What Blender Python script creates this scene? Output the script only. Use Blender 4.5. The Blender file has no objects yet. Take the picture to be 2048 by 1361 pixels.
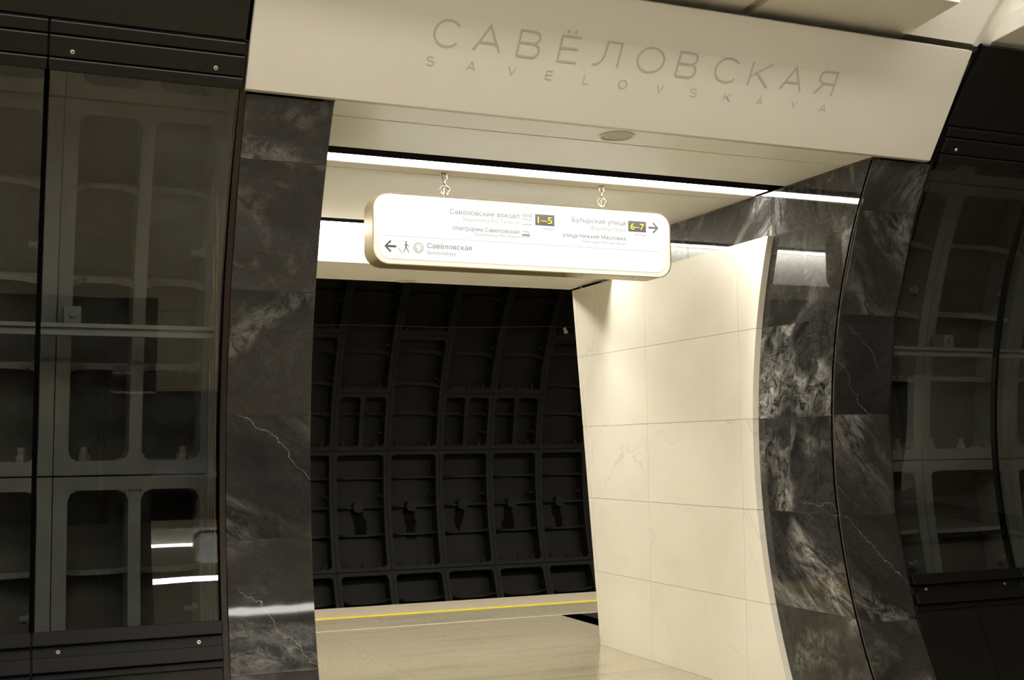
import bpy, math, random
from math import sin, cos, pi, sqrt, asin
from mathutils import Matrix, Vector
from mathutils.geometry import delaunay_2d_cdt

random.seed(7)
S = bpy.context.scene
COL = S.collection

# ------------------------------------------------------------------ camera
F_PX, W_PX = 2417.35, 2048.0
ROT = ((0.91926381, 0.02420608, 0.39289709),
       (-0.39346326, 0.08658007, 0.91525436),
       (-0.01186234, -0.99595078, 0.08911413))
cam_d = bpy.data.cameras.new('camera')
cam_d.sensor_fit = 'HORIZONTAL'
cam_d.sensor_width = 36.0
cam_d.lens = F_PX / W_PX * 36.0
cam_d.clip_start = 0.02
cam = bpy.data.objects.new('camera', cam_d)
COL.objects.link(cam)
m = Matrix(((ROT[0][0], -ROT[0][1], -ROT[0][2], 0.0),
            (ROT[1][0], -ROT[1][1], -ROT[1][2], 0.0),
            (ROT[2][0], -ROT[2][1], -ROT[2][2], 1.6),
            (0, 0, 0, 1)))
cam.matrix_world = m
S.camera = cam

# ------------------------------------------------------------------ world, light levels, exposure
w = bpy.data.worlds.new('world')
S.world = w
w.use_nodes = True
w.node_tree.nodes['Background'].inputs[0].default_value = (0.01, 0.009, 0.007, 1)
w.node_tree.nodes['Background'].inputs[1].default_value = 0.1
S.view_settings.view_transform = 'Standard'
S.view_settings.look = 'None'
S.view_settings.gamma = 1.0
S.view_settings.use_curve_mapping = False
S.view_settings.exposure = 0.0
S.cycles.max_bounces = 10
S.cycles.diffuse_bounces = 5
S.cycles.glossy_bounces = 6
S.cycles.transparent_max_bounces = 16
S.cycles.caustics_reflective = False
S.cycles.caustics_refractive = False
S.cycles.use_denoising = True
S.cycles.sample_clamp_indirect = 4.0
WARM = (1.0, 0.965, 0.885)
E_STRIP = 33.0       # passage strips
E_HALL = 20.0        # strips in the crown of the hall vault
E_PLAT = 30.0         # platform luminaire
E_SIGN = 0.98        # backlit sign face

# ------------------------------------------------------------------ materials
def mat(name):
    mm = bpy.data.materials.new(name)
    mm.use_nodes = True
    nt = mm.node_tree
    b = nt.nodes['Principled BSDF']
    return mm, nt, b

def N(nt, typ, **kw):
    n = nt.nodes.new(typ)
    for k, v in kw.items():
        setattr(n, k, v)
    return n

def plain(name, col, rough=0.5, metal=0.0, spec=0.5, noise=0.0, nscale=8.0, bump=0.0):
    mm, nt, b = mat(name)
    b.inputs['Base Color'].default_value = (*col, 1)
    b.inputs['Roughness'].default_value = rough
    b.inputs['Metallic'].default_value = metal
    b.inputs['Specular IOR Level'].default_value = spec
    if noise or bump:
        tc = N(nt, 'ShaderNodeTexCoord')
        nz = N(nt, 'ShaderNodeTexNoise')
        nz.inputs['Scale'].default_value = nscale
        nz.inputs['Detail'].default_value = 6
        nt.links.new(tc.outputs['Object'], nz.inputs['Vector'])
        if noise:
            rp = N(nt, 'ShaderNodeValToRGB')
            rp.color_ramp.elements[0].position = 0.3
            rp.color_ramp.elements[1].position = 0.7
            rp.color_ramp.elements[0].color = (*[c * (1 - noise) for c in col], 1)
            rp.color_ramp.elements[1].color = (*[min(1, c * (1 + noise)) for c in col], 1)
            nt.links.new(nz.outputs['Fac'], rp.inputs['Fac'])
            nt.links.new(rp.outputs['Color'], b.inputs['Base Color'])
        if bump:
            bp = N(nt, 'ShaderNodeBump')
            bp.inputs['Strength'].default_value = bump
            bp.inputs['Distance'].default_value = 0.01
            nt.links.new(nz.outputs['Fac'], bp.inputs['Height'])
            nt.links.new(bp.outputs['Normal'], b.inputs['Normal'])
    return mm

def emit(name, col, strength, base=(0.8, 0.8, 0.8)):
    mm, nt, b = mat(name)
    b.inputs['Base Color'].default_value = (*base, 1)
    b.inputs['Emission Color'].default_value = (*col, 1)
    b.inputs['Emission Strength'].default_value = strength
    return mm

def ramp(nt, src, stops):
    r = N(nt, 'ShaderNodeValToRGB')
    el = r.color_ramp.elements
    while len(el) < len(stops):
        el.new(0.5)
    for e, (p, c) in zip(el, stops):
        e.position = p
        e.color = (c, c, c, 1) if not isinstance(c, tuple) else (*c, 1)
    nt.links.new(src, r.inputs['Fac'])
    return r.outputs['Color']

def mathn(nt, op, a, b=None):
    n = N(nt, 'ShaderNodeMath', operation=op)
    for i, x in enumerate((a, b)):
        if x is None:
            continue
        if isinstance(x, (int, float)):
            n.inputs[i].default_value = x
        else:
            nt.links.new(x, n.inputs[i])
    return n.outputs[0]

def mixc(nt, fac, a, b):
    n = N(nt, 'ShaderNodeMix', data_type='RGBA')
    for sock, x in ((n.inputs[0], fac), (n.inputs[6], a), (n.inputs[7], b)):
        if isinstance(x, (int, float)):
            sock.default_value = x
        elif isinstance(x, tuple):
            sock.default_value = (*x, 1)
        else:
            nt.links.new(x, sock)
    return n.outputs[2]

def slab_coords(nt, spread=37.0):
    """object coordinates shifted by a random amount for each slab"""
    tc = N(nt, 'ShaderNodeTexCoord')
    oi = N(nt, 'ShaderNodeObjectInfo')
    mul = N(nt, 'ShaderNodeVectorMath', operation='SCALE')
    cx = N(nt, 'ShaderNodeCombineXYZ')
    nt.links.new(oi.outputs['Random'], cx.inputs[0])
    nt.links.new(mathn(nt, 'MULTIPLY', oi.outputs['Random'], 3.7), cx.inputs[1])
    nt.links.new(mathn(nt, 'MULTIPLY', oi.outputs['Random'], -2.3), cx.inputs[2])
    nt.links.new(cx.outputs[0], mul.inputs[0])
    mul.inputs['Scale'].default_value = spread
    add = N(nt, 'ShaderNodeVectorMath', operation='ADD')
    nt.links.new(tc.outputs['Object'], add.inputs[0])
    nt.links.new(mul.outputs[0], add.inputs[1])
    return add.outputs[0], oi.outputs['Random']

def noise(nt, vec, scale, detail=6, rough=0.6, dist=0.0):
    n = N(nt, 'ShaderNodeTexNoise')
    n.inputs['Scale'].default_value = scale
    n.inputs['Detail'].default_value = detail
    n.inputs['Roughness'].default_value = rough
    n.inputs['Distortion'].default_value = dist
    nt.links.new(vec, n.inputs['Vector'])
    return n.outputs['Fac']

def marble_black(name, cloud=1.0, rough=0.07, spec=0.5):
    mm, nt, b = mat(name)
    v, rnd = slab_coords(nt)
    turn = N(nt, 'ShaderNodeMapping')
    rc = N(nt, 'ShaderNodeCombineXYZ')
    for k, (fq, ph) in enumerate(((61.0, 0.4), (83.0, 1.9))):
        ang = mathn(nt, 'SINE', mathn(nt, 'ADD', mathn(nt, 'MULTIPLY', rnd, fq), ph))
        nt.links.new(mathn(nt, 'MULTIPLY', ang, 0.95), rc.inputs[k])
    nt.links.new(rc.outputs[0], turn.inputs['Rotation'])
    nt.links.new(v, turn.inputs['Vector'])
    mp = N(nt, 'ShaderNodeMapping')
    mp.inputs['Scale'].default_value = (2.0, 2.0, 0.62)
    nt.links.new(turn.outputs[0], mp.inputs['Vector'])
    sv = mp.outputs[0]
    # broad pale clouds torn into streaks
    big = ramp(nt, noise(nt, sv, 1.15, 3, 0.5, 0.8), [(0.50, 0.0), (0.70, 1.0)])
    torn = ramp(nt, noise(nt, sv, 6.0, 14, 0.78, 0.9), [(0.44, 0.0), (0.62, 1.0)])
    grain = ramp(nt, noise(nt, sv, 34.0, 8, 0.75, 0.4), [(0.42, 0.0), (0.70, 1.0)])
    base = mixc(nt, rnd, (0.0100, 0.0096, 0.0092), (0.019, 0.0175, 0.0162))
    haze = ramp(nt, noise(nt, sv, 2.2, 12, 0.72, 0.5), [(0.38, 0.0), (0.72, 1.0)])
    c = mixc(nt, mathn(nt, 'MULTIPLY', haze, 0.10 * cloud), base, (0.22, 0.21, 0.195))
    c = mixc(nt, mathn(nt, 'MULTIPLY', mathn(nt, 'MULTIPLY', grain, haze), 0.22 * cloud), c, (0.30, 0.285, 0.26))
    f1 = mathn(nt, 'MULTIPLY', mathn(nt, 'MULTIPLY', big, torn), 0.85 * cloud)
    c = mixc(nt, f1, c, (0.42, 0.405, 0.375))
    # black cracks inside the clouds
    ck = mathn(nt, 'ABSOLUTE', mathn(nt, 'SUBTRACT', noise(nt, sv, 3.0, 6, 0.6, 0.6), 0.5))
    crack = ramp(nt, ck, [(0.0, 1.0), (0.012, 0.0)])
    c = mixc(nt, mathn(nt, 'MULTIPLY', crack, 0.6), c, (0.012, 0.011, 0.010))
    # long thin white veins
    for k, (rot, sc, ph) in enumerate((((0.3, 0.9, 0.2), 0.42, 1.0), ((1.3, 0.2, 0.8), 0.36, 4.0))):
        m2 = N(nt, 'ShaderNodeMapping')
        m2.inputs['Rotation'].default_value = rot
        nt.links.new(v, m2.inputs['Vector'])
        wv = N(nt, 'ShaderNodeTexWave')
        wv.wave_profile = 'SAW'
        wv.inputs['Scale'].default_value = sc
        wv.inputs['Distortion'].default_value = 3.2
        wv.inputs['Detail'].default_value = 7
        wv.inputs['Detail Scale'].default_value = 1.6
        wv.inputs['Detail Roughness'].default_value = 0.62
        wv.inputs['Phase Offset'].default_value = ph
        nt.links.new(m2.outputs[0], wv.inputs['Vector'])
        vein = ramp(nt, wv.outputs['Fac'], [(0.0, 1.0), (0.0024, 0.7), (0.0040, 0.0)])
        vmask = ramp(nt, noise(nt, v, 1.9, 3, 0.5), [(0.50, 0.0), (0.58, 1.0)])
        c = mixc(nt, mathn(nt, 'MULTIPLY', mathn(nt, 'MULTIPLY', vein, vmask), 0.6), c, (0.40, 0.38, 0.35))
    sp = ramp(nt, noise(nt, v, 130.0, 3, 0.6), [(0.74, 0.0), (0.80, 1.0)])
    c = mixc(nt, mathn(nt, 'MULTIPLY', sp, 0.30), c, (0.40, 0.38, 0.34))
    nt.links.new(c, b.inputs['Base Color'])
    b.inputs['Roughness'].default_value = rough
    b.inputs['Specular IOR Level'].default_value = spec
    wv = N(nt, 'ShaderNodeBump')
    wv.inputs['Strength'].default_value = 0.015
    wv.inputs['Distance'].default_value = 0.01
    nt.links.new(noise(nt, v, 5.0, 2, 0.5), wv.inputs['Height'])
    nt.links.new(wv.outputs[0], b.inputs['Normal'])
    return mm

def marble_white():
    mm, nt, b = mat('cream_marble')
    v, rnd = slab_coords(nt)
    big = ramp(nt, noise(nt, v, 1.5, 6, 0.55, 0.8), [(0.3, 0.0), (0.75, 1.0)])
    c = mixc(nt, big, (0.80, 0.765, 0.67), (0.73, 0.69, 0.58))
    c = mixc(nt, mathn(nt, 'MULTIPLY', rnd, 0.25), c, (0.72, 0.66, 0.52))
    vn = mathn(nt, 'ABSOLUTE', mathn(nt, 'SUBTRACT', noise(nt, v, 1.0, 5, 0.5, 0.4), 0.5))
    vein = ramp(nt, vn, [(0.0, 1.0), (0.006, 0.0)])
    vm = ramp(nt, noise(nt, v, 1.3, 2, 0.5), [(0.52, 0.0), (0.60, 1.0)])
    c = mixc(nt, mathn(nt, 'MULTIPLY', mathn(nt, 'MULTIPLY', vein, vm), 0.35), c, (0.40, 0.37, 0.30))
    st = ramp(nt, noise(nt, v, 4.0, 4, 0.6), [(0.62, 0.0), (0.80, 1.0)])
    c = mixc(nt, mathn(nt, 'MULTIPLY', st, 0.28), c, (0.70, 0.60, 0.36))
    nt.links.new(c, b.inputs['Base Color'])
    b.inputs['Roughness'].default_value = 0.22
    b.inputs['Specular IOR Level'].default_value = 0.4
    return mm

def granite(name, ca, cb, cc, rough, stain=0.0):
    mm, nt, b = mat(name)
    v, rnd = slab_coords(nt)
    g = ramp(nt, noise(nt, v, 95.0, 4, 0.75), [(0.36, ca), (0.52, cb), (0.66, cc)])
    c = mixc(nt, mathn(nt, 'MULTIPLY', rnd, 0.12), g, ca)
    if stain:
        mp = N(nt, 'ShaderNodeMapping')
        mp.inputs['Scale'].default_value = (0.35, 2.2, 1.0)
        tc = N(nt, 'ShaderNodeTexCoord')
        nt.links.new(tc.outputs['Object'], mp.inputs['Vector'])
        s = ramp(nt, noise(nt, mp.outputs[0], 1.8, 6, 0.6, 0.5), [(0.50, 0.0), (0.72, 1.0)])
        c = mixc(nt, mathn(nt, 'MULTIPLY', s, stain), c, tuple(x * 0.45 for x in ca))
    nt.links.new(c, b.inputs['Base Color'])
    b.inputs['Roughness'].default_value = rough
    return mm

def cast_iron(name, ca, cb, rust, rough=0.55, dust_light=1.6):
    mm, nt, b = mat(name)
    v, rnd = slab_coords(nt)
    n1 = noise(nt, v, 3.0, 8, 0.65, 0.3)
    c = mixc(nt, ramp(nt, n1, [(0.35, 0.0), (0.7, 1.0)]), ca, cb)
    r = ramp(nt, noise(nt, v, 2.2, 6, 0.6, 0.6), [(0.54, 0.0), (0.72, 1.0)])
    c = mixc(nt, mathn(nt, 'MULTIPLY', r, 0.55), c, rust)
    # dust on surfaces that face up, with light from above painted in
    geo = N(nt, 'ShaderNodeNewGeometry')
    sx = N(nt, 'ShaderNodeSeparateXYZ')
    nt.links.new(geo.outputs['True Normal'], sx.inputs[0])
    up = ramp(nt, sx.outputs[2], [(0.75, 0.0), (0.95, 1.0)])
    c = mixc(nt, mathn(nt, 'MULTIPLY', up, 0.75), c, tuple(x * dust_light for x in rust))
    nt.links.new(c, b.inputs['Base Color'])
    b.inputs['Roughness'].default_value = rough
    b.inputs['Specular IOR Level'].default_value = 0.18
    bp = N(nt, 'ShaderNodeBump')
    bp.inputs['Strength'].default_value = 0.25
    bp.inputs['Distance'].default_value = 0.006
    nt.links.new(noise(nt, v, 45.0, 5, 0.65), bp.inputs['Height'])
    nt.links.new(bp.outputs[0], b.inputs['Normal'])
    return mm

def glass_thin():
    mm = bpy.data.materials.new('window_glass')
    mm.use_nodes = True
    nt = mm.node_tree
    nt.nodes.clear()
    out = N(nt, 'ShaderNodeOutputMaterial')
    tr = N(nt, 'ShaderNodeBsdfTransparent')
    tr.inputs[0].default_value = (0.87, 0.875, 0.855, 1)
    gl = N(nt, 'ShaderNodeBsdfGlossy')
    gl.inputs['Roughness'].default_value = 0.0
    fr = N(nt, 'ShaderNodeFresnel')
    fr.inputs['IOR'].default_value = 1.52
    mx = N(nt, 'ShaderNodeMixShader')
    # both faces of the thin pane mirror together; the far face itself only lets light out
    geo = N(nt, 'ShaderNodeNewGeometry')
    front = mathn(nt, 'SUBTRACT', 1.0, geo.outputs['Backfacing'])
    both = mathn(nt, 'MINIMUM', mathn(nt, 'MULTIPLY', fr.outputs[0], 1.6), 1.0)
    nt.links.new(mathn(nt, 'MULTIPLY', both, front), mx.inputs[0])
    nt.links.new(tr.outputs[0], mx.inputs[1])
    nt.links.new(gl.outputs[0], mx.inputs[2])
    nt.links.new(mx.outputs[0], out.inputs[0])
    # slow waviness of the bent pane
    tc = N(nt, 'ShaderNodeTexCoord')
    bp = N(nt, 'ShaderNodeBump')
    bp.inputs['Strength'].default_value = 0.02
    bp.inputs['Distance'].default_value = 0.05
    nt.links.new(noise(nt, tc.outputs['Object'], 1.6, 1, 0.4), bp.inputs['Height'])
    nt.links.new(bp.outputs[0], gl.inputs['Normal'])
    return mm

M = {}
M['marble'] = marble_black('black_marble', 1.0, 0.03)
M['marble_plain'] = marble_black('black_marble_front', 0.38, 0.03, 0.22)
M['white'] = marble_white()
M['grout'] = plain('tan_grout', (0.36, 0.27, 0.14), 0.8)
M['grout_white'] = plain('cream_grout', (0.47, 0.40, 0.25), 0.8)
M['joint'] = plain('brown_joint', (0.05, 0.035, 0.02), 0.7)
M['fascia'] = plain('cream_panel', (0.575, 0.543, 0.475), 0.42, noise=0.015, nscale=2.0)
M['letter'] = plain('taupe_lettering', (0.39, 0.35, 0.29), 0.45)
M['soffit'] = plain('soffit_panel', (0.87, 0.86, 0.79), 0.38, noise=0.02, nscale=3.0)
M['vault'] = plain('vault_panel', (0.82, 0.80, 0.74), 0.5)
M['bronze'] = plain('dark_bronze', (0.020, 0.0125, 0.008), 0.35, metal=0.6)
M['slat'] = plain('black_aluminium', (0.0045, 0.0041, 0.0038), 0.34, spec=0.22)
M['gloss'] = plain('black_gloss', (0.004, 0.004, 0.004), 0.05, spec=0.32)
M['dark'] = plain('dark_void', (0.012, 0.011, 0.010), 0.8)
M['slot'] = plain('black_slot', (0.012, 0.011, 0.012), 0.6)
M['steel'] = plain('screw_steel', (0.75, 0.68, 0.55), 0.3, metal=1.0)
M['chrome'] = plain('chain_steel', (0.36, 0.31, 0.23), 0.18, metal=1.0)
M['case'] = plain('champagne_case', (0.42, 0.34, 0.20), 0.30, metal=0.85)
M['plinth'] = granite('black_granite', (0.003, 0.003, 0.003), (0.0045, 0.004, 0.004), (0.012, 0.011, 0.010), 0.14)
M['floor'] = granite('grey_granite', (0.29, 0.250, 0.170), (0.40, 0.355, 0.252), (0.50, 0.445, 0.325), 0.18, stain=0.30)
M['floor_dark'] = granite('dark_floor_granite', (0.010, 0.010, 0.011), (0.02, 0.02, 0.02), (0.06, 0.058, 0.055), 0.3)
M['edge'] = granite('platform_edge_stone', (0.36, 0.31, 0.22), (0.42, 0.365, 0.265), (0.47, 0.41, 0.30), 0.5)
M['yellow'] = plain('yellow_line', (0.72, 0.56, 0.03), 0.5)
M['dots'] = plain('white_line', (0.62, 0.56, 0.42), 0.5)
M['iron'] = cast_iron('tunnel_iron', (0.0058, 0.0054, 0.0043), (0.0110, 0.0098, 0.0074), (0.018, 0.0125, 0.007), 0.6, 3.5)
M['iron_skin'] = cast_iron('shaded_tunnel_skin', (0.0034, 0.0030, 0.0023), (0.0070, 0.0059, 0.0043), (0.013, 0.009, 0.005), 0.6, 3.5)  # darker copy of the tunnel iron, recess shade put into its colour
M['iron_dark'] = plain('damp_stain', (0.0022, 0.0018, 0.0015), 0.7, spec=0.05)
M['iron_grey'] = cast_iron('grey_iron', (0.064, 0.067, 0.066), (0.098, 0.101, 0.098), (0.11, 0.078, 0.046), 0.5)
M['skin'] = cast_iron('shaded_skin_plate', (0.020, 0.020, 0.018), (0.045, 0.044, 0.040), (0.05, 0.034, 0.02), 0.6)  # pocket backs darkened in the colour, standing in for shade inside the lining
M['rail'] = plain('grey_rail', (0.12, 0.125, 0.115), 0.4, metal=0.3)
M['plate'] = plain('niche_plate', (0.17, 0.155, 0.12), 0.35, metal=0.3, noise=0.3, nscale=4.0)
M['glass'] = glass_thin()
M['seal'] = plain('black_seal', (0.0015, 0.0015, 0.0015), 0.9, spec=0.0)
M['strip'] = emit('strip_diffuser', WARM, E_STRIP)
M['hall_strip'] = emit('hall_diffuser', WARM, E_HALL)
M['plat_strip'] = emit('platform_diffuser', WARM, E_PLAT)
M['sign'] = emit('sign_face', (1.0, 0.99, 0.97), E_SIGN, (0.14, 0.14, 0.135))
M['sign_rim'] = emit('sign_rim', (1.0, 0.965, 0.87), 0.30, (0.72, 0.69, 0.62))
M['ink'] = plain('dark_print', (0.085, 0.075, 0.075), 0.5)
M['ink_line'] = plain('line_print', (0.42, 0.42, 0.40), 0.5)
M['ink_grey'] = plain('pale_print', (0.27, 0.27, 0.26), 0.5)
M['ink_disc'] = plain('disc_print', (0.62, 0.63, 0.61), 0.5)
M['ink_icon'] = plain('icon_print', (0.26, 0.29, 0.29), 0.5)
M['ink_red'] = plain('red_print', (0.78, 0.22, 0.18), 0.5)
M['ink_yellow'] = emit('yellow_print', (1.0, 0.80, 0.06), 0.7, (0.7, 0.55, 0.04))
M['ink_white'] = emit('white_print', (1.0, 1.0, 0.98), 1.05)
M['speaker'] = plain('speaker_grille', (0.52, 0.49, 0.42), 0.6, noise=0.1, nscale=250.0)
M['speaker_ring'] = plain('speaker_ring', (0.72, 0.68, 0.58), 0.35)
M['cable'] = plain('red_cable', (0.030, 0.011, 0.007), 0.5)
M['porcelain'] = plain('insulator_tan', (0.42, 0.30, 0.18), 0.35)
M['train'] = plain('navy_paint', (0.010, 0.016, 0.045), 0.3)
M['amber'] = plain('amber_post', (0.75, 0.36, 0.02), 0.35)
M['rubble'] = plain('track_bed', (0.02, 0.018, 0.015), 0.9)

# ------------------------------------------------------------------ mesh builder
YC, ZC, RF = 2.7236, 1.6027, 3.1821        # curved face of the hall wall
MIR = [False]                              # the opposite wall is the mirror of this one

class MB:
    def __init__(self):
        self.v, self.f = [], []

    def box(self, x0, x1, y0, y1, z0, z1):
        i = len(self.v)
        self.v += [(x, y, z) for x in (x0, x1) for y in (y0, y1) for z in (z0, z1)]
        self.f += [tuple(i + k for k in q) for q in
                   ((0, 1, 3, 2), (4, 6, 7, 5), (0, 4, 5, 1), (2, 3, 7, 6), (0, 2, 6, 4), (1, 5, 7, 3))]
        return self

    def prism_x(self, poly, x0, x1):
        """polygon of (y, z) extruded along X"""
        i, n = len(self.v), len(poly)
        self.v += [(x0, y, z) for y, z in poly] + [(x1, y, z) for y, z in poly]
        self.f.append(tuple(range(i, i + n)))
        self.f.append(tuple(range(i + 2 * n - 1, i + n - 1, -1)))
        for k in range(n):
            k2 = (k + 1) % n
            self.f.append((i + k2, i + k, i + n + k, i + n + k2))
        return self

    def prism_y(self, poly, y0, y1):
        """polygon of (x, z) extruded along Y"""
        i, n = len(self.v), len(poly)
        self.v += [(x, y0, z) for x, z in poly] + [(x, y1, z) for x, z in poly]
        self.f.append(tuple(range(i, i + n)))
        self.f.append(tuple(range(i + 2 * n - 1, i + n - 1, -1)))
        for k in range(n):
            k2 = (k + 1) % n
            self.f.append((i + k2, i + k, i + n + k, i + n + k2))
        return self

    def arc(self, x0, x1, r0, r1, a0, a1, n=8, yc=None, zc=None):
        """block of a cylinder round the X axis, r0 (towards the hall) to r1"""
        yc = YC if yc is None else yc
        zc = ZC if zc is None else zc
        pts = []
        for k in range(n + 1):
            a = a0 + (a1 - a0) * k / n
            pts.append((a, cos(a), sin(a)))
        i = len(self.v)
        for a, c, s in pts:
            self.v += [(x0, yc + r0 * c, zc + r0 * s), (x1, yc + r0 * c, zc + r0 * s),
                       (x1, yc + r1 * c, zc + r1 * s), (x0, yc + r1 * c, zc + r1 * s)]
        for k in range(n):
            p, q = i + 4 * k, i + 4 * k + 4
            for e in range(4):
                e2 = (e + 1) % 4
                self.f.append((p + e, q + e, q + e2, p + e2))
        self.f.append((i, i + 1, i + 2, i + 3))
        j = i + 4 * n
        self.f.append((j + 3, j + 2, j + 1, j))
        return self

    def arcz(self, x0, x1, r0, r1, z0, z1, n=6):
        return self.arc(x0, x1, r0, r1, asin((z0 - ZC) / RF), asin((z1 - ZC) / RF), n)

    def tube(self, pts, r, n=8, closed=False):
        i = len(self.v)
        P = [Vector(p) for p in pts]
        m_ = len(P)
        up = Vector((0.123, 0.31, 0.94)).normalized()
        for k, p in enumerate(P):
            if closed:
                t = (P[(k + 1) % m_] - P[k - 1]).normalized()
            else:
                t = (P[min(k + 1, m_ - 1)] - P[max(k - 1, 0)]).normalized()
            u = t.cross(up).normalized()
            vv = t.cross(u)
            for e in range(n):
                a = 2 * pi * e / n
                q = p + (u * cos(a) + vv * sin(a)) * r
                self.v.append(tuple(q))
        lim = m_ if closed else m_ - 1
        for k in range(lim):
            for e in range(n):
                a_, b_ = i + k * n + e, i + k * n + (e + 1) % n
                k2 = (k + 1) % m_
                c_, d_ = i + k2 * n + (e + 1) % n, i + k2 * n + e
                self.f.append((a_, b_, c_, d_))
        if not closed:
            self.f.append(tuple(range(i + n - 1, i - 1, -1)))
            self.f.append(tuple(range(i + (m_ - 1) * n, i + m_ * n)))
        return self

    def disc(self, c, axis, r, h, n=16, r2=None):
        """short cylinder from c along axis"""
        r2 = r if r2 is None else r2
        ax = Vector(axis).normalized()
        u = ax.orthogonal().normalized()
        vv = ax.cross(u)
        c = Vector(c)
        i = len(self.v)
        for rr, hh in ((r, 0), (r2, h)):
            for e in range(n):
                a = 2 * pi * e / n
                self.v.append(tuple(c + ax * hh + (u * cos(a) + vv * sin(a)) * rr))
        for e in range(n):
            e2 = (e + 1) % n
            self.f.append((i + e, i + e2, i + n + e2, i + n + e))
        self.f.append(tuple(range(i + n - 1, i - 1, -1)))
        self.f.append(tuple(range(i + n, i + 2 * n)))
        return self

    def build(self, name, material, parent=None, bevel=0.0, smooth=False, kind=None, seg=1):
        me = bpy.data.meshes.new(name)
        v = self.v
        f = self.f
        if MIR[0]:
            v = [(x, 2 * YC - y, z) for x, y, z in v]
            f = [tuple(reversed(q)) for q in f]
        me.from_pydata(v, [], f)
        me.materials.append(material)
        import bmesh
        bm = bmesh.new()
        bm.from_mesh(me)
        bmesh.ops.recalc_face_normals(bm, faces=bm.faces)
        if bevel:
            es = [e for e in bm.edges if len(e.link_faces) == 2 and e.calc_face_angle(0) > 0.5]
            bmesh.ops.bevel(bm, geom=es, offset=bevel, segments=seg, affect='EDGES', clamp_overlap=True)
        bm.to_mesh(me)
        bm.free()
        me.shade_smooth()
        if not smooth:
            me.set_sharp_from_angle(angle=0.45)
        o = bpy.data.objects.new(name, me)
        COL.objects.link(o)
        if parent is not None:
            o.parent = parent
        if kind:
            o['kind'] = kind
        return o

def structure(name):
    o = bpy.data.objects.new(name, None)
    COL.objects.link(o)
    o['kind'] = 'structure'
    return o

def thing(name, label, cat, group=None):
    o = bpy.data.objects.new(name, None)
    COL.objects.link(o)
    o['label'] = label
    o['category'] = cat
    if group:
        o['group'] = group
    return o

def yf(z, r=RF):
    """depth of the curved face at height z"""
    return YC + sqrt(max(r * r - (z - ZC) ** 2, 0))

# ------------------------------------------------------------------ text
_dg = None
_tc = bpy.data.curves.new('lettering', 'FONT')
_to = bpy.data.objects.new('lettering', _tc)
COL.objects.link(_to)

def text_geo(s, offset=0.0, spacing=1.0):
    """vertices (x, y) and faces of a string, cap height about 0.7"""
    _tc.body = s
    _tc.size = 40.0
    _tc.offset = offset * 40.0
    _tc.space_character = spacing
    _tc.resolution_u = 4
    _tc.fill_mode = 'NONE'
    bpy.context.view_layer.update()
    dg = bpy.context.evaluated_depsgraph_get()
    me = bpy.data.meshes.new_from_object(_to.evaluated_get(dg))
    P = [Vector((p.co.x / 40.0, p.co.y / 40.0, 0)) for p in me.vertices]
    nxt = {}
    for e in me.edges:
        nxt.setdefault(e.vertices[0], []).append(e.vertices[1])
        nxt.setdefault(e.vertices[1], []).append(e.vertices[0])
    bpy.data.meshes.remove(me)
    seen, loops = set(), []
    for st in range(len(P)):
        if st in seen or st not in nxt:
            continue
        lp, prev, cur = [st], None, st
        seen.add(st)
        while True:
            cand = [q for q in nxt[cur] if q not in seen]
            if not cand:
                break
            cur = min(cand) if len(lp) == 1 else cand[0]
            seen.add(cur)
            lp.append(cur)
        if len(lp) > 2:
            loops.append([P[q] for q in lp])

    def area(l):
        return 0.5 * sum(l[k].x * l[(k + 1) % len(l)].y - l[(k + 1) % len(l)].x * l[k].y for k in range(len(l)))

    def inside(p, l):
        c = False
        for k in range(len(l)):
            a_, b_ = l[k - 1], l[k]
            if (a_.y > p.y) != (b_.y > p.y) and p.x < (b_.x - a_.x) * (p.y - a_.y) / (b_.y - a_.y) + a_.x:
                c = not c
        return c
    big = max(loops, key=lambda l: abs(area(l)))
    sg = 1 if area(big) > 0 else -1
    outer = [l for l in loops if area(l) * sg > 0]
    holes = [l for l in loops if area(l) * sg <= 0]
    v, f = [], []
    for o in outer:                      # overlapping contours of one glyph are filled one by one
        hs = [h for h in holes if inside(h[0], o)]
        base = len(v)
        pts, eds = [], []
        for l in [o] + hs:
            b0 = len(pts)
            pts += [p.xy for p in l]
            eds += [(b0 + k, b0 + (k + 1) % len(l)) for k in range(len(l))]
        cv, ce, cf, _a, _b, _c = delaunay_2d_cdt(pts, eds, [], 0, 1e-7)
        v += [(p.x, p.y, 0) for p in cv]
        for t in cf:
            mid = sum((cv[q] for q in t), Vector((0, 0))) / len(t)
            if inside(mid, o) and not any(inside(mid, h) for h in hs):
                f.append(tuple(base + q for q in t))
    return v, f

CAP = None
def cap_height():
    global CAP
    v, f = text_geo('Н')
    CAP = max(p[1] for p in v)
cap_height()

def text_obj(name, s, material, parent, origin, ux, uy, width, cap, offset=0.0, align='L', nrm=None, lift=0.0012, spacing=1.0):
    """flat print on a surface: origin is the baseline corner, ux / uy unit vectors"""
    v, f = text_geo(s, offset, spacing)
    x0, x1 = min(p[0] for p in v), max(p[0] for p in v)
    sx = width / (x1 - x0)
    sy = cap / CAP
    ux, uy = Vector(ux), Vector(uy)
    nn = ux.cross(uy) if nrm is None else Vector(nrm)
    o_ = Vector(origin) + nn * lift
    vs = [tuple(o_ + ux * ((p[0] - x0) * sx) + uy * (p[1] * sy)) for p in v]
    if MIR[0]:
        vs = [(x, 2 * YC - y, z) for x, y, z in vs]
    me = bpy.data.meshes.new(name)
    me.from_pydata(vs, [], f)
    me.materials.append(material)
    o = bpy.data.objects.new(name, me)
    COL.objects.link(o)
    o.parent = parent
    return o

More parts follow.
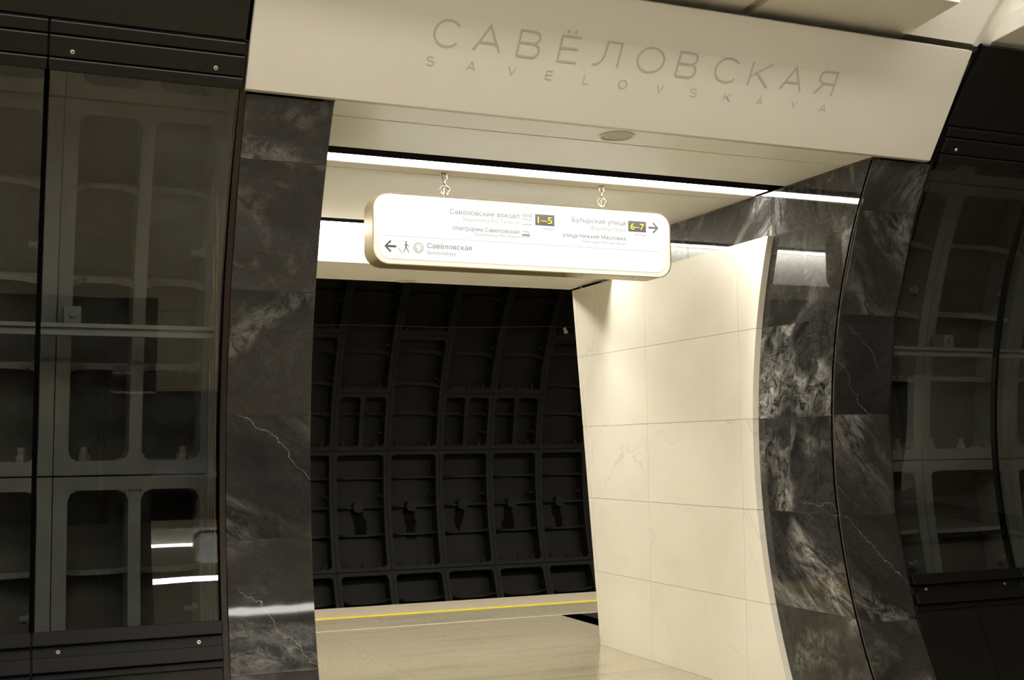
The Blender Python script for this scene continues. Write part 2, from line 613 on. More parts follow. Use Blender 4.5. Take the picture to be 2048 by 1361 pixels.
# ================================================================== LARGE STRUCTURE
XL, XR = 1.445, 4.624          # inner faces of the portal
XLO, XRO = 1.030, 5.036        # outer sides of its black frame
ZS, ZLOW = 3.247, 2.978        # soffit of the passage, lower soffit at its far end
TOP = 3.236
ROWS = [0.0, 0.566, 1.178, 1.777, 2.374, 2.966, TOP]
WROWS = [0.0, 0.5885, 1.1815, 1.772, 2.363, 2.951]
G = 0.0016

def white_near(z):
    return 2.7311 + sqrt(3.9483 ** 2 - (z - 1.6116) ** 2)

def white_far(z):
    return 8.917 + 0.1405 * z

def curve_poly(fa, fb, z0, z1, n=6):
    zs = [z0 + (z1 - z0) * k / n for k in range(n + 1)]
    return [(fa(z), z) for z in zs] + [(fb(z), z) for z in reversed(zs)]

def portal_side(parent, side, detailed=True):
    """black marble frame, its reveal and the cream passage wall; side -1 left, +1 right"""
    fx0, fx1 = (XLO, XL) if side < 0 else (XR, XRO)
    for k in range(6):
        z0, z1 = ROWS[k], ROWS[k + 1]
        mb = MB().arcz(fx0 + G + (0.004 if side > 0 else 0), fx1 - G - (0.004 if side < 0 else 0), RF, RF + 0.03, z0 + G, z1 - G, 1)
        mb.build('marble_slab', M['marble_plain'], parent)
    # backing that shows in the joints
    MB().arcz(fx0 + 0.006, fx1 - 0.010, RF + 0.006, RF + 0.05, 0.0, TOP - 0.002, 24).build('grout', M['grout'], parent)
    xin = XL if side < 0 else XR
    d = -1 if side < 0 else 1                      # away from the passage
    for k in range(6):
        z0, z1 = ROWS[k], ROWS[k + 1]
        zz0, zz1 = WROWS[k], (WROWS[k + 1] if k < 5 else ZS - 0.004)
        a, b = xin, xin + d * 0.03
        fa = lambda z: yf(z) + 0.012
        if k < 5:
            fb = lambda z: white_near(z) + 0.10
            MB().prism_x(curve_poly(fa, fb, zz0 + G, zz1 - G), min(a, b), max(a, b)).build('marble_slab', M['marble'], parent)
        else:
            MB().prism_x(curve_poly(fa, lambda z: 6.462, zz0 + G, zz1 - G), min(a, b), max(a, b)).build('marble_slab', M['marble'], parent)
            MB().box(min(a, b), max(a, b), 6.466, 7.50, zz0 + G, zz1 - G).build('marble_slab', M['marble'], parent)
            MB().box(min(a, b), max(a, b), 7.504, 8.56, zz0 + G, zz1 - G).build('marble_slab', M['marble'], parent)
    g0, g1 = xin + d * 0.005, xin + d * 0.05
    MB().prism_x(curve_poly(lambda z: yf(z) + 0.02, lambda z: 8.9, 0.0, ZS, 12), min(g0, g1), max(g0, g1)).build('grout', M['grout'], parent)
    # brown corner joint
    MB().prism_x(curve_poly(lambda z: yf(z) + 0.008, lambda z: yf(z) + 0.03, 0.0, TOP, 16), min(xin, xin + d * 0.008), max(xin, xin + d * 0.008)).build('joint', M['joint'], parent)
    # cream slabs, proud of the black reveal
    xw = xin - d * 0.047
    cols = [(white_near, lambda z: 6.815), (lambda z: 6.815, lambda z: 8.07),
            (lambda z: 8.07, lambda z: white_far(z) - 0.055), (lambda z: white_far(z) - 0.055, white_far)]
    for k in range(5):
        z0, z1 = WROWS[k], WROWS[k + 1]
        for c, (fa, fb) in enumerate(cols):
            g0 = 0.0 if c == 0 else 0.0014
            g1 = 0.0 if c == 3 else 0.0014
            poly = curve_poly(lambda z, fa=fa, g0=g0: fa(z) + g0, lambda z, fb=fb, g1=g1: fb(z) - g1, z0 + 0.0014, z1 - 0.0014, 6 if c == 0 else 1)
            MB().prism_x(poly, min(xw, xin - d * 0.001), max(xw, xin - d * 0.001)).build('cream_slab', M['white'], parent)
    gw = xw + d * 0.006
    MB().prism_x(curve_poly(lambda z: white_near(z) + 0.02, lambda z: white_far(z) - 0.01, 0.0, 2.945, 12), min(gw, xin + d * 0.02), max(gw, xin + d * 0.02)).build('grout', M['grout_white'], parent)
    # masonry core of the pylon
    c0, c1 = xin + d * 0.03, xin + d * 0.37
    MB().prism_x(curve_poly(lambda z: yf(z) + 0.05, lambda z: white_far(z) - 0.03, 0.0, 3.22, 8), min(c0, c1), max(c0, c1)).build('core', M['dark'], parent)
    e0, e1 = xin + d * 0.03, xin + d * 7.0
    MB().prism_x([(7.0, -0.3), (white_far(-0.3) - 0.02, -0.3), (white_far(5.0) - 0.02, 5.0), (7.0, 5.0)], min(e0, e1), max(e0, e1)).build('core', M['fascia'], parent)

def edge_strip(parent, x0, x1):
    MB().arcz(x0, x1, RF - 0.004, RF + 0.06, 0.0, 3.43, 20).build('edge_strip', M['bronze'], parent)

wall_left = structure('wall_left')
portal_side(wall_left, -1)
edge_strip(wall_left, 1.002, 1.029)
wall_right = structure('wall_right')
portal_side(wall_right, 1)
edge_strip(wall_right, 5.037, 5.05)

# ---- floor
floor = structure('floor')
TS = 0.62
x_off, y_off = 2.762, 9.52
YLINE = 10.66
for ix in range(-3, 8):
    for iy in range(-7, 2):
        x0, x1 = x_off + ix * TS, x_off + (ix + 1) * TS
        y0, y1 = y_off + iy * TS, y_off + (iy + 1) * TS
        if y1 > YLINE - 0.0215:
            y1 = YLINE - 0.0215
        if y0 >= y1:
            continue
        in_pass = XL - 0.05 < x1 and x0 < XR
        if y0 < 9.2 and not in_pass:
            continue
        if y1 < 6.0:
            continue
        if x0 > 5.03 - 0.3 and y1 > 8.9 and x1 > 5.04:
            x1 = 5.04
            if x0 >= x1:
                continue
        MB().box(x0 + 0.0012, x1 - 0.0012, y0 + 0.0012, y1 - 0.0012, -0.03, 0.0).build('floor_tile', M['floor'], floor)
for ix in range(6):
    x0 = 5.04 + ix * 0.62
    for (y0, y1) in ((8.6, 9.28), (9.28, 9.95), (9.95, YLINE - 0.0215)):
        MB().box(x0 + 0.0012, x0 + 0.6188, y0 + 0.0012, y1 - 0.0012, -0.03, 0.0).build('floor_tile', M['floor_dark'], floor)
for ix in range(-1, 11):
    x0 = x_off + (ix - 2) * TS
    MB().box(x0 + 0.0012, x0 + TS - 0.0012, YLINE + 0.0215, 11.392, -0.03, 0.0).build('floor_tile', M['floor'], floor)
    MB().box(x0 + 0.0012, x0 + TS - 0.0012, 11.506, 12.17, -0.03, 0.0).build('edge_stone', M['edge'], floor)
MB().box(-1.0, 12.0, YLINE - 0.021, YLINE - 0.011, -0.03, 0.001).build('white_line', M['dots'], floor)
MB().box(-1.0, 12.0, YLINE + 0.011, YLINE + 0.021, -0.03, 0.001).build('white_line', M['dots'], floor)
MB().box(-1.0, 12.0, YLINE - 0.011, YLINE + 0.011, -0.03, -0.002).build('floor_tile', M['floor'], floor)
MB().box(-1.0, 12.0, 11.394, 11.504, -0.03, 0.0012).build('yellow_line', M['yellow'], floor)
MB().box(-8.0, 14.0, -7.0, 12.17, -1.2, -0.031).build('platform_slab', M['grout'], floor)
MB().box(-8.0, 14.0, -0.4, 5.98, -0.031, 0.0).build('hall_floor', M['floor'], floor)
MB().box(-8.0, 14.0, 12.17, 17.0, -1.6, -1.2).build('track_bed', M['rubble'], floor)

# ---- ceiling of the passage
ceil = structure('ceiling')
def soffit(parent, xa=XL, xb=XR):
    for y0, y1 in ((5.425, 5.702), (5.718, 6.300), (6.622, 6.763), (6.778, 8.293)):
        MB().box(xa + 0.006, xb - 0.006, y0, y1, ZS, ZS + 0.02).build('soffit_panel', M['soffit'], parent, bevel=0.002)
    for y0, y1 in ((8.584, 9.185), (9.189, 9.46)):
        MB().box(xa + 0.006, xb - 0.006, y0, y1, ZLOW, ZLOW + 0.02).build('soffit_panel', M['soffit'], parent, bevel=0.001)
    MB().box(xa + 0.006, xb - 0.006, 8.580, 8.60, ZLOW, ZS + 0.12).build('drop_panel', M['soffit'], parent)
    # black slots that hold the lights, and the mass above
    for y0, y1 in ((6.300, 6.622), (8.293, 8.580)):
        mb = MB()
        mb.box(xa, xb, y0 - 0.008, y0, ZS + 0.004, ZS + 0.14)
        mb.box(xa, xb, y0, y1, ZS + 0.13, ZS + 0.14)
        if y1 < 8:
            mb.box(xa, xb, y1, y1 + 0.008, ZS + 0.004, ZS + 0.14)
        mb.build('light_slot', M['slot'], parent)
    MB().box(xa - 0.4, xb + 0.4, 5.60, 9.44, ZS + 0.145, 5.2).build('mass', M['dark'], parent)
    MB().box(xa, xb, 5.66, 5.76, ZS + 0.021, ZS + 0.03).build('gap_backing', M['joint'], parent)
    MB().box(xa, xb, 6.74, 6.80, ZS + 0.021, ZS + 0.03).build('gap_backing', M['joint'], parent)
soffit(ceil)

# ---- hall vault, canopies
ch = structure('ceiling_hall')
A0 = asin((3.826 - ZC) / (RF + 0.03))
def canopy(parent, x0, x1, yfront, yback=5.36, th=0.11):
    z = lambda y: 3.85 + 0.085 * (5.05 - y)
    MB().prism_x([(yfront, z(yfront)), (yback, z(yback)), (yback, z(yback) + th), (yfront, z(yfront) + th)], x0, x1).build('canopy_panel', M['vault'], parent, bevel=0.003)
def canopies(parent):
    canopy(parent, 1.02, 3.515, 4.684)
    canopy(parent, 3.582, 4.572, 4.684)
    z = lambda y: 3.88 + 0.085 * (5.05 - y)
    MB().prism_x([(4.73, z(4.73)), (5.36, z(5.36)), (5.36, z(5.36) + 0.03), (4.73, z(4.73) + 0.03)], 3.515, 3.582).build('groove', M['fascia'], parent)
    MB().box(4.52, 5.130, 5.06, 5.36, 3.852, 3.867).build('recess_panel', M['fascia'], parent)
    canopy(parent, 5.131, 9.90, 4.30 if MIR[0] else 4.684)  # unseen opposite canopies made deeper to hide hall light mirrored in the glass
    canopy(parent, -4.0, 0.90, 4.30 if MIR[0] else 4.684)
canopies(ch)
for x0, x1, r in ((-8.0, 1.02, RF + 0.06), (1.02, 4.50, RF + 0.035), (4.501, 5.000, RF + 0.030), (5.030, 9.0, RF + 0.05), (9.0, 14.0, RF + 0.035)):
    a0 = A0 if 4.5005 < x0 < 5.1 else asin((3.90 - ZC) / (RF + 0.03))
    MB().arc(x0, x1, r, r + 0.03, a0, pi - a0, 30).build('vault_panel', M['vault'], ch)
MB().arc(5.001, 5.029, RF + 0.022, RF + 0.08, A0 - 0.002, 1.2, 12).build('vault_edge_strip', M['fascia'], ch)
MB().arc(-8.0, 14.0, RF + 0.16, RF + 0.2, A0 - 0.1, pi - A0 + 0.1, 20).build('vault_shell', M['fascia'], ch)
for y in (3.60, 2 * YC - 3.60):
    MB().box(-7.0, 5.9, y - 0.10, y + 0.10, 4.55, 4.60).build('hall_light', M['hall_strip'], ch)

# ---- glass walls either side of the portal
LEFT_MODS = [(-0.655, 0.166), (0.188, 0.992)]
RIGHT_MODS = [(5.056, 5.897), (5.917, 6.740)]
ZG0, ZG1 = 0.806, 3.262
win_n = [0]
trim_n = [0]

def screw(parent, x, z, ro):
    a = asin((z - ZC) / RF)
    n_ = (0, -cos(a), -sin(a))
    c = Vector((x, YC + ro * cos(a), ZC + ro * sin(a)))
    s = MB().disc(c, n_, 0.0105, 0.004, 16, 0.008).build('screw', M['steel'], parent)
    MB().disc(c + Vector(n_) * 0.0041, n_, 0.0045, 0.0006, 6).build('hex_socket', M['slot'], s)
    return s

def rail_top(parent, x0, x1, screws):
    for z0, z1, ro in ((3.390, 3.436, 0.030), (3.308, 3.386, 0.042), (3.258, 3.304, 0.052)):
        MB().arcz(x0, x1, RF - ro, RF + 0.03, z0, z1, 1).build('slat', M['slat'], parent, bevel=0.004)
    for x in screws:
        screw(parent, x, 3.332, RF - 0.042)

def rail_bottom(parent, x0, x1, screws):
    for z0, z1, ro in ((0.752, 0.812, 0.040), (0.700, 0.750, 0.012), (0.640, 0.702, 0.040), (0.610, 0.638, 0.014)):
        MB().arcz(x0, x1, RF - ro, RF + 0.03, z0, z1, 1).build('slat', M['slat'], parent, bevel=0.003)
    for x in screws:
        screw(parent, x, 0.725, RF - 0.012)

def glass_module(x0, x1, top_s, bot_s):
    win_n[0] += 1
    wn = structure('window_%d' % win_n[0])
    RG = 2.90                                     # bend of the panes
    yg = YC + RF + 0.012 - RG
    MB().arc(x0, x1, RG, RG + 0.010, asin((ZG0 - ZC) / RG), asin((ZG1 - ZC) / RG), 28, yg, ZC).build('glass_pane', M['glass'], wn)
    for xs in (x0 - 0.0108, x1 + 0.0005):
        MB().arcz(xs, xs + 0.0103, RF + 0.013, RF + 0.05, ZG0, ZG1, 20).build('seal', M['seal'], wn)
    trim_n[0] += 1
    rail_top(structure('trim_%d' % trim_n[0]), x0 - 0.0085, x1 + 0.0085, top_s)
    trim_n[0] += 1
    rail_bottom(structure('trim_%d' % trim_n[0]), x0 - 0.0085, x1 + 0.0085, bot_s)

glass_module(*LEFT_MODS[0], (-0.53,), (-0.52,))
glass_module(*LEFT_MODS[1], (0.273, 0.876), (0.287, 0.893))
glass_module(*RIGHT_MODS[0], (5.147, 5.78), (5.155, 5.773))
glass_module(*RIGHT_MODS[1], (6.03, 6.62), (6.03, 6.62))

def dark_bands(parent, mods):
    for k, (x0, x1) in enumerate(mods):
        MB().arcz(x0 - 0.009, x1 + 0.009, RF, RF + 0.03, 3.440, 3.815, 6).build('gloss_panel', M['gloss'], parent)
wl_band = wall_left
dark_bands(wall_left, [(-2.4, 0.992)])
dark_bands(wall_right, [(5.056, 8.4)])
for x0, x1 in ((-2.0, -0.65), (-0.645, 0.18), (0.184, 1.0)):
    MB().arcz(x0, x1, RF + 0.005, RF + 0.035, 0.0, 0.612, 6).build('plinth_slab', M['plinth'], wall_left)
for x0, x1 in ((5.05, 5.517), (5.521, 6.30), (6.304, 7.1), (7.104, 8.0)):
    MB().arcz(x0, x1, RF + 0.005, RF + 0.035, 0.0, 0.612, 6).build('plinth_slab', M['plinth'], wall_right)
# closed top and bottom of the glazed niches, and their ends by the portal
for wll, xa, xb in ((wall_left, -2.4, 1.0), (wall_right, 5.06, 8.0)):
    MB().box(xa, xb, 5.42, 7.0, 3.46, 3.50).build('niche_lid', M['dark'], wll)
    MB().box(xa, xb, 5.75, 7.0, 0.0, 0.60).build('niche_base', M['dark'], wll)
MB().prism_x(curve_poly(lambda z: yf(z) + 0.035, lambda z: 6.36, 0.6, 3.45, 10), 1.003, 1.03).build('niche_end', M['plate'], wall_left)
for y0 in (6.02, 6.12, 6.2):
    MB().box(0.996, 1.004, y0, y0 + 0.03, 0.7, 3.1).build('niche_bar', M['plate'], wall_left)
MB().prism_x(curve_poly(lambda z: yf(z) + 0.035, lambda z: 6.36, 0.6, 3.45, 10), 5.037, 5.05).build('niche_end', M['plate'], wall_right)

# ---- cast-iron lining
def lining_segment(parent, x0, x1, yc, zc, R, depth, za, zb, ribs, material, mid=False, tf=0.044, plug=None, bolts=True, skin=None):
    a0, a1 = asin((za - zc) / R), asin((zb - zc) / R)
    g = 0.0025
    x0 += g
    x1 -= g
    a0 += g / R
    a1 -= g / R
    n = max(4, int((a1 - a0) / 0.06))
    mb = MB()
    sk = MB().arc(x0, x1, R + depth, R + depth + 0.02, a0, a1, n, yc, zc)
    mb.arc(x0, x0 + tf, R, R + depth, a0, a1, n, yc, zc)
    mb.arc(x1 - tf, x1, R, R + depth, a0, a1, n, yc, zc)
    da = tf / R
    mb.arc(x0 + tf, x1 - tf, R, R + depth, a0, a0 + da, 1, yc, zc)
    mb.arc(x0 + tf, x1 - tf, R, R + depth, a1 - da, a1, 1, yc, zc)
    cells = [(x0 + tf, x1 - tf)]
    if mid:
        xm = (x0 + x1) / 2
        mb.arc(xm - 0.03, xm + 0.03, R + 0.012, R + depth, a0 + da, a1 - da, n, yc, zc)
        cells = [(x0 + tf, xm - 0.03), (xm + 0.03, x1 - tf)]
    P = lambda x, r, a: (x, yc + r * cos(a), zc + r * sin(a))
    for zr in ribs:
        ar = asin((zr - zc) / R)
        for xa, xb in cells:
            # a plate across the pocket whose free edge is hollowed like an arch
            nx = 8
            i = len(mb.v)
            hw = 0.013 / R
            for k in range(nx + 1):
                t = k / nx
                x = xa + (xb - xa) * t
                ri = R + 0.015 + depth * 0.62 * (1 - (2 * t - 1) ** 4)
                for a in (ar - hw, ar + hw):
                    mb.v.append(P(x, ri, a))
                    mb.v.append(P(x, R + depth, a))
            for k in range(nx):
                p, q = i + 4 * k, i + 4 * k + 4
                mb.f += [(p, q, q + 1, p + 1), (p + 2, p + 3, q + 3, q + 2), (p, p + 2, q + 2, q)]
    # rounded inner corners of the pockets
    stops = [a0 + da] + [asin((z - zc) / R) for z in sorted(ribs)] + [a1 - da]
    for xa, xb in cells:
        for a, sg in ((stops[0], 1), (stops[-1], -1)):
            for x, sx in ((xa, 1), (xb, -1)):
                q = 0.05
                i = len(mb.v)
                for r in (R + 0.004, R + depth):
                    mb.v += [P(x, r, a), P(x + sx * q, r, a), P(x + sx * q * 0.3, r, a + sg * q * 0.3 / R), P(x, r, a + sg * q / R)]
                mb.f += [(i, i + 1, i + 2, i + 3), (i + 1, i + 5, i + 6, i + 2), (i + 2, i + 6, i + 7, i + 3)]
    seg = mb.build('lining_segment', material, parent)
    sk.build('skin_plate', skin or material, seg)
    if plug is not None:
        ap = asin((plug - zc) / R)
        xm = (x0 + x1) / 2
        c = Vector(P(xm, R + depth - 0.005, ap))
        MB().disc(c, (0, -cos(ap), -sin(ap)), 0.085, 0.10, 16, 0.07).build('grout_plug', material, seg)
        st = MB()
        z_, xa_, xb_ = 0.0, xm - 0.07, xm + 0.07
        while z_ < 0.34 + random.random() * 0.12:
            dz = 0.012 + random.random() * 0.03
            xa_ += random.uniform(-0.018, 0.018)
            xb_ += random.uniform(-0.018, 0.018)
            st.arc(xa_, xb_, R + depth - 0.003, R + depth, ap - (z_ + dz) / R, ap - z_ / R, 1, yc, zc)
            z_ += dz
        st.build('damp_stain', M['iron_dark'], seg)
    if bolts:
        for xb in ((x0 + 0.14), (x0 + x1) / 2 + 0.02, (x1 - 0.14)):
            a = a0 + da
            c = Vector(P(xb, R + 0.075, a))
            ax = Vector((0, -sin(a), cos(a)))
            b = MB().disc(c, ax, 0.032, 0.034, 6).build('bolt', material, seg)
            MB().disc(c + ax * 0.034, ax, 0.019, 0.036, 10).build('bolt_shank', material, b)
        for zz in [za + (zb - za) * q for q in (0.3, 0.62)]:
            a = asin((zz - zc) / R)
            c = Vector(P(x1 - tf, R + 0.09, a))
            b = MB().disc(c, (-1, 0, 0), 0.032, 0.03, 6).build('bolt', material, seg)
            MB().disc(c - Vector((0.03, 0, 0)), (-1, 0, 0), 0.019, 0.035, 10).build('bolt_shank', material, b)
    return seg

# hall rings behind the glass
HY, HZ, HR = 2.7236, 1.5, 3.58
def niche(parent, rings):
    for x0, mid in rings:
        x1 = x0 + 0.767
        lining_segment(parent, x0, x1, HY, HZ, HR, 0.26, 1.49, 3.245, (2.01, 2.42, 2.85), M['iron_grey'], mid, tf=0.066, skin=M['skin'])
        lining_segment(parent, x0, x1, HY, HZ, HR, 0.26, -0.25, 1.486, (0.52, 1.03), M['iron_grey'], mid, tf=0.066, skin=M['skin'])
        lining_segment(parent, x0, x1, HY, HZ, HR, 0.21, 3.249, 4.3, (3.7,), M['iron_grey'], mid, tf=0.066, bolts=False)
nl = structure('wall_lining_left')
niche(nl, [(0.272, True), (-0.495, False), (-1.262, False)])
nr = structure('wall_lining_right')
niche(nr, [(4.874, False), (5.641, False), (6.408, True)])
for par, xa, xb in ((nl, -2.0, 0.995), (nr, 5.055, 8.0)):
    mb = MB()
    mb.box(xa, xb, 6.06, 6.10, 2.196, 2.216)
    mb.box(xa, xb, 6.075, 6.10, 2.176, 2.196)
    mb.box(xa, xb, 6.06, 6.10, 2.158, 2.176)
    mb.build('support_rail', M['rail'], par)
for par, xs in ((nl, 0.33), (nr, 5.70)):
    br = MB().box(xs - 0.035, xs + 0.045, 6.08, 6.20, 2.216, 2.30).build('rail_bracket', M['iron_grey'], par, bevel=0.003)
    MB().disc((xs + 0.005, 6.08, 2.262), (0, -1, 0), 0.016, 0.012, 6).build('bolt', M['iron_grey'], br)

# track tunnel
TY, TZ, TR = 11.82, 1.22, 3.9
wt = structure('wall_tunnel')
RW = 0.7455
for k in range(-3, 8):
    x0 = 4.149 + RW * k
    x1 = x0 + RW
    typ_a = k in (0, 2, 3, 5, 7, -2)
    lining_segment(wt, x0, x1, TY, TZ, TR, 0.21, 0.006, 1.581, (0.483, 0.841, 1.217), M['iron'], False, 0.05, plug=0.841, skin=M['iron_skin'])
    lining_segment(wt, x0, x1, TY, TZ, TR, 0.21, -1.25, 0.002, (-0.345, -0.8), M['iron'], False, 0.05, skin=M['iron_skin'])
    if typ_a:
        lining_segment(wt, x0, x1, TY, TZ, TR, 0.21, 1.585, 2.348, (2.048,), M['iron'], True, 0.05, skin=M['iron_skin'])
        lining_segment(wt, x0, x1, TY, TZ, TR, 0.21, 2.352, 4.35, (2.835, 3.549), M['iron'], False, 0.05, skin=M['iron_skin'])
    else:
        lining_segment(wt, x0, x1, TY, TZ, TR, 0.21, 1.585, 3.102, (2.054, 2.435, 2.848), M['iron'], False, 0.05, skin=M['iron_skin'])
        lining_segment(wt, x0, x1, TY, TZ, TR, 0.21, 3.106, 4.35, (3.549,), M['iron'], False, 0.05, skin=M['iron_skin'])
MB().arc(0.0, 12.0, TR + 0.26, TR + 0.3, -0.7, 1.4, 20, TY, TZ).build('tunnel_shell', M['dark'], wt)

# ---- platform ceiling with its luminaire (above the opening)
cp = structure('ceiling_platform')
MB().box(-2.0, 12.0, 9.46, 12.2, 3.55, 3.60).build('platform_soffit', M['soffit'], cp)
MB().box(-2.0, 12.0, 12.16, 12.2, 3.43, 3.55).build('added_visor', M['dark'], cp)  # unseen strip added so the lamp leaves the upper tunnel wall dark
MB().box(-2.0, 12.0, 10.2, 10.5, 3.50, 3.54).build('platform_light', M['plat_strip'], cp)

# ================================================================== OPPOSITE SIDE OF THE HALL (seen only in reflections)
MIR[0] = True
wo = structure('wall_opposite')
PERIOD = 0.0
portal_side(wo, -1)
portal_side(wo, 1)
edge_strip(wo, 1.002, 1.029)
edge_strip(wo, 5.037, 5.05)
dark_bands(wo, [(5.056, 9.99)])
for x0, x1 in ((5.05, 9.99),):
    MB().arcz(x0, x1, RF + 0.005, RF + 0.035, 0.0, 0.612, 6).build('plinth_slab', M['plinth'], wo)
    MB().arcz(x0, x1, RF + 0.012, RF + 0.022, ZG0, ZG1, 16).build('glass_pane', M['glass'], wo)
    MB().arc(x0, x1, HR + 0.1, HR + 0.2, -0.5, 0.6, 10, HY, HZ).build('lining', M['iron_grey'], wo)
    MB().box(x0, x1, 5.42, 7.0, 3.46, 3.50).build('niche_lid', M['dark'], wo)
    for z0, z1 in ((0.61, 0.81), (3.26, 3.436)):
        MB().arcz(x0, x1, RF - 0.03, RF + 0.03, z0, z1, 1).build('slat', M['slat'], wo)
soffit(wo)
canopies(wo)
for y0, y1 in ((6.462, 6.614), (8.444, 8.575)):
    MB().box(1.5, 4.595, y0, y1, ZS + 0.004, ZS + 0.03).build('light_strip', M['strip'], wo)
MB().prism_x([(5.415, 3.2446), (5.047, 3.786), (5.072, 3.803), (5.45, 3.2446)], 1.017, 4.998).build('fascia', M['fascia'], wo)
MB().box(-2.0, 12.0, 9.46, 12.2, 3.55, 3.60).build('platform_soffit', M['soffit'], wo)
MB().box(-2.0, 12.0, 10.2, 10.5, 3.50, 3.54).build('platform_light', M['plat_strip'], wo)
MB().box(-8.0, 14.0, 5.9, 12.17, -0.031, 0.0).build('passage_floor', M['floor'], wo)
MB().box(-8.0, 14.0, 11.394, 11.504, 0.0, 0.0012).build('yellow_line', M['yellow'], wo)
MB().arc(-4.0, 12.0, TR + 0.1, TR + 0.2, -0.7, 1.4, 16, TY, TZ).build('lining', M['iron'], wo)
MB().box(-8.0, 14.0, 12.17, 17.0, -1.6, -1.2).build('track_bed', M['rubble'], wo)
for o in list(wo.children):
    for dx in (-9.0, 9.0):
        if o.name.split('.')[0] in ('core', 'platform_soffit', 'platform_light', 'passage_floor', 'yellow_line', 'track_bed'):
            continue
        if dx > 0 and o.name.startswith('light_strip'):
            continue
        c = o.copy()
        COL.objects.link(c)
        c.parent = wo
        c.location.x += dx
MIR[0] = False
# far ends of the hall
we = structure('wall_ends')
for x in (-8.0, 13.9):
    MB().box(x, x + 0.1, -1.0, 6.5, -0.1, 4.9).build('end_wall', M['fascia'], we)

# ================================================================== THINGS
# ---- fascia with the station name
KF = 1.01027
FB, FT = Vector((0, 5.415, 3.2446)), Vector((0, 5.047, 3.786))
fs = (FT - FB).normalized()                     # up along the fascia
fn = Vector((1, 0, 0)).cross(fs).normalized()   # towards the hall
panel = thing('name_fascia', 'long cream fascia panel over the opening with large taupe station name letters', 'fascia')
bk = -fn * 0.03
MB().prism_x([(FB.y, FB.z), (FT.y, FT.z), (FT.y + bk.y, FT.z + bk.z), (FB.y + 0.036, FB.z)], 1.017, 4.998).build('panel', M['fascia'], panel, bevel=0.0015)
BIG = [('С', 1.834, 1.978), ('А', 2.038, 2.184), ('В', 2.262, 2.383), ('Ё', 2.479, 2.593), ('Л', 2.666, 2.817), ('О', 2.908, 3.069),
       ('В', 3.141, 3.262), ('С', 3.364, 3.520), ('К', 3.578, 3.709), ('А', 3.780, 3.922), ('Я', 4.001, 4.126)]
def ell(cx_, cy_, rx, ry, a0, a1, n=18):
    return [(cx_ + rx * cos(math.radians(a0 + (a1 - a0) * k / n)), cy_ + ry * sin(math.radians(a0 + (a1 - a0) * k / n))) for k in range(n + 1)]
STROKES = {
    'C': [ell(.5, .5, .5, .5, 40, 320, 30)],
    'O': [ell(.5, .5, .5, .5, 0, 360, 40)],
    'A': [[(0, 0), (.5, 1), (1, 0)], [(.17, .34), (.83, .34)]],
    'V': [[(0, 1), (.5, 0), (1, 1)]],
    'B': [[(0, 0), (0, 1), (.60, 1)] + ell(.62, .765, .33, .235, 90, -90, 12) + [(0, .53)], [(0, .53), (.64, .53)] + ell(.68, .265, .32, .265, 90, -90, 12) + [(0, 0)]],
    'E': [[(1, 1), (0, 1), (0, 0), (1, 0)], [(0, .53), (.92, .53)]],
    'L': [[(0, 1), (0, 0), (1, 0)]],
    'Л': [[(1, 0), (1, 1), (.44, 1), (.43, .62), (.40, .40), (.34, .23), (.24, .11), (.12, .05), (0, .03)]],
    'K': [[(0, 0), (0, 1)], [(1, 1), (0, .36)], [(.30, .56), (1, 0)]],
    'Я': [[(1, 0), (1, 1), (.44, 1)] + ell(.40, .74, .32, .26, 90, 270, 12) + [(1, .48)], [(.55, .48), (.36, .42), (.0, 0)]],
    'S': [ell(.5, .755, .44, .245, 25, 270, 20) + ell(.5, .255, .5, .255, 90, -155, 20)[1:]],
    'Y': [[(0, 1), (.5, .42), (1, 1)], [(.5, .42), (.5, 0)]],
}
LATIN = {'С': 'C', 'А': 'A', 'В': 'B', 'Ё': 'E', 'О': 'O', 'К': 'K'}

